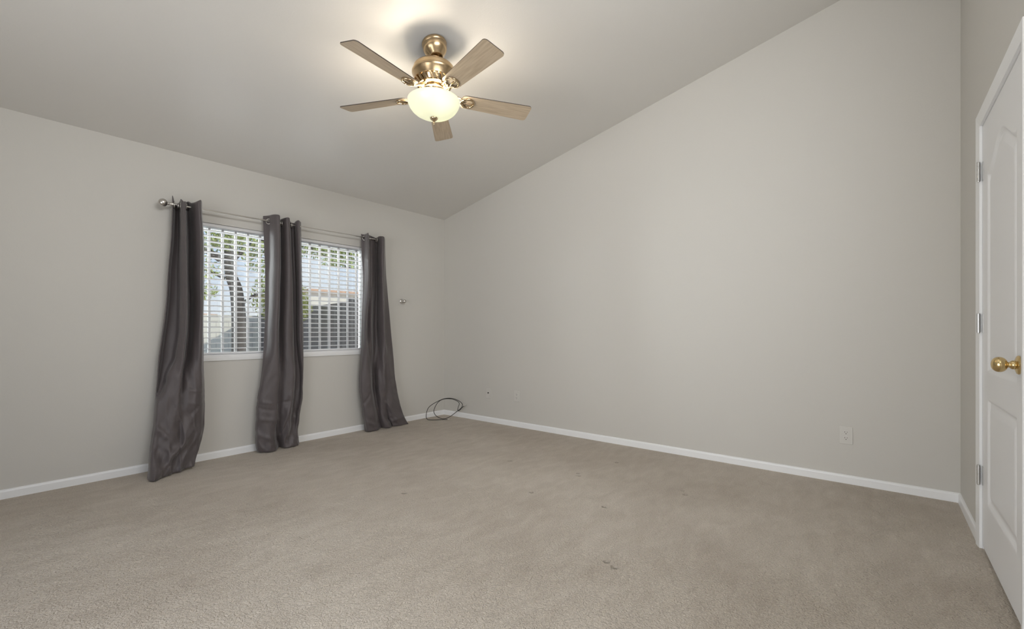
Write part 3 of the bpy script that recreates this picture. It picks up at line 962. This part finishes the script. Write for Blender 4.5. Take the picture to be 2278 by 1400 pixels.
# blades
wood = mat('pale_oak_blade', (0.50, 0.40, 0.27), 0.45)
add_colour_noise(wood, 6, (0.54, 0.43, 0.30), (0.66, 0.545, 0.405), 5, (1.0, 14, 1))
edge = mat('dark_blade_edge', (0.06, 0.045, 0.035), 0.5)
BZ = 2.551
def blade_outline():
    pts = []
    r0, r1 = 0.178, 0.655
    w0, w1 = 0.056, 0.071
    rc = 0.022
    def corner(cx, cy, a0, r):
        for i in range(7):
            a = R(a0 + 90 * i / 6)
            pts.append((cx + r * math.cos(a), cy + r * math.sin(a)))
    corner(r1 - rc, w1 - rc, 0, rc)
    corner(r0 + 0.03, w0 - 0.03, 90, 0.03)
    corner(r0 + 0.03, -w0 + 0.03, 180, 0.03)
    corner(r1 - rc, -w1 + rc, 270, rc)
    return pts
def blade_mesh():
    b = NB()
    pts = blade_outline()
    th = 0.0055
    lo_ = [b.verts.new((x, y, -th / 2)) for x, y in pts]
    hi_ = [b.verts.new((x, y, th / 2)) for x, y in pts]
    f0 = b.faces.new(lo_[::-1])
    f1 = b.faces.new(hi_)
    side = []
    for i in range(len(pts)):
        j = (i + 1) % len(pts)
        side.append(b.faces.new([lo_[i], lo_[j], hi_[j], hi_[i]]))
    for f in side:
        f.material_index = 1
    f1.material_index = 1
    me = bpy.data.meshes.new('blade')
    b.to_mesh(me)
    b.free()
    me.materials.append(wood)
    me.materials.append(edge)
    return me
def iron_mesh():
    b = NB()
    # S-curved stem from the motor down to the blade
    st = catmull([(0.085, 0, 0.050), (0.112, 0.006, 0.034), (0.140, 0.012, 0.012), (0.165, 0.006, -0.004), (0.190, -0.012, -0.010)], 7)
    tube(b, st, [0.0085 - 0.0025 * i / (len(st) - 1) for i in range(len(st))], 10)
    st = catmull([(0.085, 0, 0.050), (0.112, -0.008, 0.032), (0.142, -0.020, 0.010), (0.170, -0.030, -0.006), (0.200, -0.034, -0.010)], 7)
    tube(b, st, 0.0055, 10)
    # scroll ring under the blade root
    ring = catmull([(0.175, 0.0, -0.009), (0.200, 0.030, -0.009), (0.232, 0.040, -0.008), (0.256, 0.022, -0.008), (0.262, -0.006, -0.008), (0.244, -0.032, -0.008), (0.214, -0.038, -0.009), (0.190, -0.024, -0.009)], 7, closed=True)
    ring.append(ring[0])
    tube(b, ring, 0.0062, 10, cap=False)
    tube(b, catmull([(0.182, 0.012, -0.009), (0.215, 0.004, -0.009), (0.258, 0.006, -0.008)], 6), 0.0045, 8)
    for x, y in ((0.200, 0.028), (0.212, -0.036), (0.258, 0.004)):
        lathe(b, [(0, -0.016), (0.005, -0.0155), (0.006, -0.013), (0.006, -0.003), (0, -0.003)], 12, Matrix.Translation((x, y, 0)))
    bmesh.ops.recalc_face_normals(b, faces=b.faces)
    me = bpy.data.meshes.new('blade_iron')
    b.to_mesh(me)
    b.free()
    me.materials.append(M['fan_shiny'])
    for p in me.polygons:
        p.use_smooth = True
    return me
bmsh, imsh = blade_mesh(), iron_mesh()
for k in range(5):
    mtx = Matrix.Translation((FX, FY, BZ)) @ Matrix.Rotation(R(42 + 72 * k), 4, 'Z') @ Matrix.Rotation(R(-13), 4, 'X')
    o = bpy.data.objects.new('blade', bmsh)
    C.objects.link(o)
    o.parent = fan
    o.matrix_parent_inverse = fan.matrix_world.inverted()
    o.matrix_world = mtx
    i_ = bpy.data.objects.new('blade_iron', imsh)
    C.objects.link(i_)
    i_.parent = o
    i_.matrix_parent_inverse = Matrix.Identity(4)

# ------------------------------------------------------------------ outside the window
random.seed(11)
M['dirt'] = mat('yard_gravel', (0.42, 0.37, 0.31), 0.9)
add_colour_noise(M['dirt'], 8, (0.33, 0.29, 0.245), (0.46, 0.41, 0.35))
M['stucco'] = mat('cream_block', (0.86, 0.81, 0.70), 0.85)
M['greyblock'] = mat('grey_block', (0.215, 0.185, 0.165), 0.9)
M['roof'] = mat('terracotta_tile', (0.72, 0.46, 0.32), 0.8)
M['bark'] = mat('grey_bark', (0.06, 0.052, 0.05), 0.95)
add_bump(M['bark'], 14, 0.8, 0.03, 4, (1, 1, 0.35))
M['leaf'] = mat('tree_leaf', (0.20, 0.235, 0.075), 0.6)
M['leaf2'] = mat('bush_leaf', (0.36, 0.38, 0.12), 0.6)
def brick_joints(m, w, h, c_joint):
    n, l, bs = nodes(m)
    tc = n.new('ShaderNodeTexCoord')
    sp = n.new('ShaderNodeSeparateXYZ')
    ad = n.new('ShaderNodeMath')
    ad.operation = 'ADD'
    cb = n.new('ShaderNodeCombineXYZ')
    br = n.new('ShaderNodeTexBrick')
    col = bs.inputs['Base Color'].default_value[:]
    br.inputs['Color1'].default_value = col
    br.inputs['Color2'].default_value = (col[0] * 0.95, col[1] * 0.95, col[2] * 0.95, 1)
    br.inputs['Mortar'].default_value = (*c_joint, 1)
    br.inputs['Scale'].default_value = 1.0
    br.inputs['Mortar Size'].default_value = 0.008
    br.inputs['Brick Width'].default_value = w
    br.inputs['Row Height'].default_value = h
    l.new(tc.outputs['Object'], sp.inputs[0])
    l.new(sp.outputs['X'], ad.inputs[0])
    l.new(sp.outputs['Y'], ad.inputs[1])
    l.new(ad.outputs[0], cb.inputs['X'])
    l.new(sp.outputs['Z'], cb.inputs['Y'])
    l.new(cb.outputs[0], br.inputs['Vector'])
    l.new(br.outputs['Color'], bs.inputs['Base Color'])
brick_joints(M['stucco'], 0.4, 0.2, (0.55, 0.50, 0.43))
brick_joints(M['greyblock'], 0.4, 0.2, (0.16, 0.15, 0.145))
bm = NB()
bx(bm, -30, 45, 0.16, 70, -0.32, -0.20)
struct(obj('ground', bm, M['dirt']))
# side wall running away from the house, and the wall across the back of the yard
def wall_run(name, label, p0, p1, z1, th, m):
    p0, p1 = Vector((*p0, 0)), Vector((*p1, 0))
    d = (p1 - p0).normalized()
    nrm = Vector((d.y, -d.x, 0)) * th
    b = NB()
    prism(b, [p0 + Vector((0, 0, -0.2)), p1 + Vector((0, 0, -0.2)), p1 + Vector((0, 0, z1)), p0 + Vector((0, 0, z1))], nrm)
    return tag(obj(name, b, m), label, 'wall')
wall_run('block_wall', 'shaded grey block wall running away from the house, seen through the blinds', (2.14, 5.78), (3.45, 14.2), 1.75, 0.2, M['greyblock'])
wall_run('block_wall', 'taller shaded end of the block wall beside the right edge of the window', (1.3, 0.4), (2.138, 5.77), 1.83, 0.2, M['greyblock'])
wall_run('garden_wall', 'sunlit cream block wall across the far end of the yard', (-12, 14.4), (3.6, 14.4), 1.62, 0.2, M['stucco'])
def house(name, label, cx, cy, w, d, h, rh, over=0.4):
    t = thing(name, label, 'house', (cx, cy, -0.2))
    b = NB()
    bx(b, cx - w / 2, cx + w / 2, cy - d / 2, cy + d / 2, -0.2, h)
    obj('house_wall', b, M['house'], t)
    b = NB()
    e_ = [(cx - w / 2 - over, cy - d / 2 - over, h), (cx + w / 2 + over, cy - d / 2 - over, h), (cx + w / 2 + over, cy + d / 2 + over, h), (cx - w / 2 - over, cy + d / 2 + over, h)]
    v = [b.verts.new(p) for p in e_] + [b.verts.new((p[0], p[1], p[2] + 0.15)) for p in e_]
    k = max(0.0, (w - d) / 2)
    r0, r1 = b.verts.new((cx - k, cy, h + rh)), b.verts.new((cx + k + 0.01, cy, h + rh))
    b.faces.new(v[:4][::-1])
    for i in range(4):
        b.faces.new([v[i], v[(i + 1) % 4], v[4 + (i + 1) % 4], v[4 + i]])
    b.faces.new([v[4], v[5], r1, r0])
    b.faces.new([v[6], v[7], r0, r1])
    b.faces.new([v[5], v[6], r1])
    b.faces.new([v[7], v[4], r0])
    obj('house_roof', b, M['roof'], t)
    b = NB()
    bx(b, cx - w * 0.2, cx + w * 0.05, cy - d / 2 - 0.03, cy - d / 2 + 0.02, 0.9, 1.9)
    obj('house_window', b, M['housewin'], t)
    return t
M['house'] = mat('pale_house_stucco', (0.84, 0.78, 0.68), 0.85)
M['housewin'] = mat('house_window_glass', (0.25, 0.28, 0.32), 0.2)
house('neighbour_house', 'pale stucco house with terracotta roof behind the right half of the window', 10.2, 20.0, 6.6, 6, 2.92, 0.36, 0.15)
house('neighbour_house', 'distant house with orange roof low behind the left half of the window', 4.9, 30.0, 2.6, 4, 1.92, 0.35, 0.2)

def leaf_cloud(b, blobs, n, size):
    for _ in range(n):
        c, r = random.choice(blobs)
        while True:
            p = Vector((random.uniform(-1, 1), random.uniform(-1, 1), random.uniform(-1, 1)))
            if p.length < 1:
                break
        p = Vector(c) + Vector((p.x * r[0], p.y * r[1], p.z * r[2]))
        a = Vector((random.gauss(0, 1), random.gauss(0, 1), random.gauss(0, 0.6))).normalized()
        w = a.orthogonal().normalized()
        w.rotate(Matrix.Rotation(random.uniform(0, 2 * PI), 3, a))
        s = size * random.uniform(0.6, 1.4)
        q = a.cross(w)
        vs = [b.verts.new(p + q * s * x + w * s * y + a * s * z) for x, y, z in ((-1, 0, 0), (-0.2, 0.38, 0.08), (1, 0, 0), (-0.2, -0.38, 0.08))]
        b.faces.new(vs)
tree = thing('shade_tree', 'large leafy tree with a dark trunk behind the left half of the window', 'tree', (-0.92, 4.0, -0.2))
b = NB()
tube(b, catmull([(-0.90, 4.0, -0.22), (-0.905, 4.0, 0.6), (-0.915, 4.0, 1.3), (-0.96, 3.98, 1.72), (-1.06, 3.95, 2.1), (-1.05, 3.9, 3.2)], 6), [0.13 - 0.0019 * i for i in range(31)], 14)
smooth_angle(obj('trunk', b, M['bark'], tree), 80)
for pts, r0 in (([(-1.06, 3.98, 2.15), (-0.8, 3.9, 2.45), (-0.3, 3.8, 2.7), (0.6, 3.7, 2.85)], 0.05), ([(-1.2, 3.95, 2.2), (-1.8, 3.8, 2.5), (-2.4, 3.6, 2.7)], 0.06), ([(-0.98, 4.0, 1.36), (-0.75, 3.9, 1.62), (-0.45, 3.8, 1.72), (-0.2, 3.7, 1.70)], 0.03), ([(-1.14, 3.97, 1.9), (-1.5, 3.8, 2.0), (-1.75, 3.7, 1.9)], 0.03), ([(0.0, 3.75, 2.65), (0.5, 3.6, 2.35), (1.0, 3.5, 2.2)], 0.025)):
    b = NB()
    cc = catmull(pts, 6)
    tube(b, cc, [r0 * (1 - 0.75 * i / (len(cc) - 1)) for i in range(len(cc))], 8)
    smooth_angle(obj('branch', b, M['bark'], tree), 80)
b = NB()
leaf_cloud(b, [((-1.6, 3.8, 2.55), (.7, .6, .32)), ((-0.7, 3.8, 2.5), (.7, .6, .28)), ((0.2, 3.7, 2.62), (.8, .6, .24)), ((1.0, 3.6, 2.58), (.8, .6, .22)), ((-1.3, 3.9, 3.1), (1.6, 1.0, .6)), ((0.4, 3.8, 3.1), (1.6, 1.0, .5))], 9500, 0.034)
leaf_cloud(b, [((-1.7, 3.7, 2.0), (.45, .4, .22)), ((-0.4, 3.7, 1.85), (.35, .4, .20)), ((-0.5, 3.7, 2.15), (.4, .4, .18)), ((-1.6, 3.7, 1.65), (.3, .3, .15)), ((0.7, 3.5, 2.3), (.5, .3, .08))], 2200, 0.03)
obj('foliage', b, M['leaf'], tree, recalc=False)
def shrub(name, label, c, r, n, size, m):
    t = thing(name, label, 'bush', (c[0], c[1], -0.2))
    b = NB()
    for k in range(5):
        a0 = R(72 * k + 10)
        tube(b, [(c[0], c[1], -0.2), (c[0] + 0.2 * r[0] * math.cos(a0), c[1] + 0.2 * r[1] * math.sin(a0), c[2] * 0.5), (c[0] + 0.5 * r[0] * math.cos(a0), c[1] + 0.5 * r[1] * math.sin(a0), c[2])], [0.03, 0.02, 0.008], 6)
    obj('stem', b, M['bark'], t)
    b = NB()
    leaf_cloud(b, [(c, r), ((c[0] + 0.3 * r[0], c[1], c[2] - 0.3 * r[2]), (r[0] * .8, r[1] * .8, r[2] * .7))], n, size)
    obj('foliage', b, m, t, recalc=False)
shrub('yard_bush', 'yellow green bush in front of the block wall beside the middle curtain', (1.35, 7.6, 1.85), (.72, .7, .62), 4500, 0.04, M['leaf2'])

shrub('distant_tree', 'hazy green tree beyond the far cream wall, seen beside the left curtain', (0.9, 19.5, 2.6), (1.6, 1.2, 1.3), 5000, 0.07, M['leaf'])
bpy.context.view_layer.update()
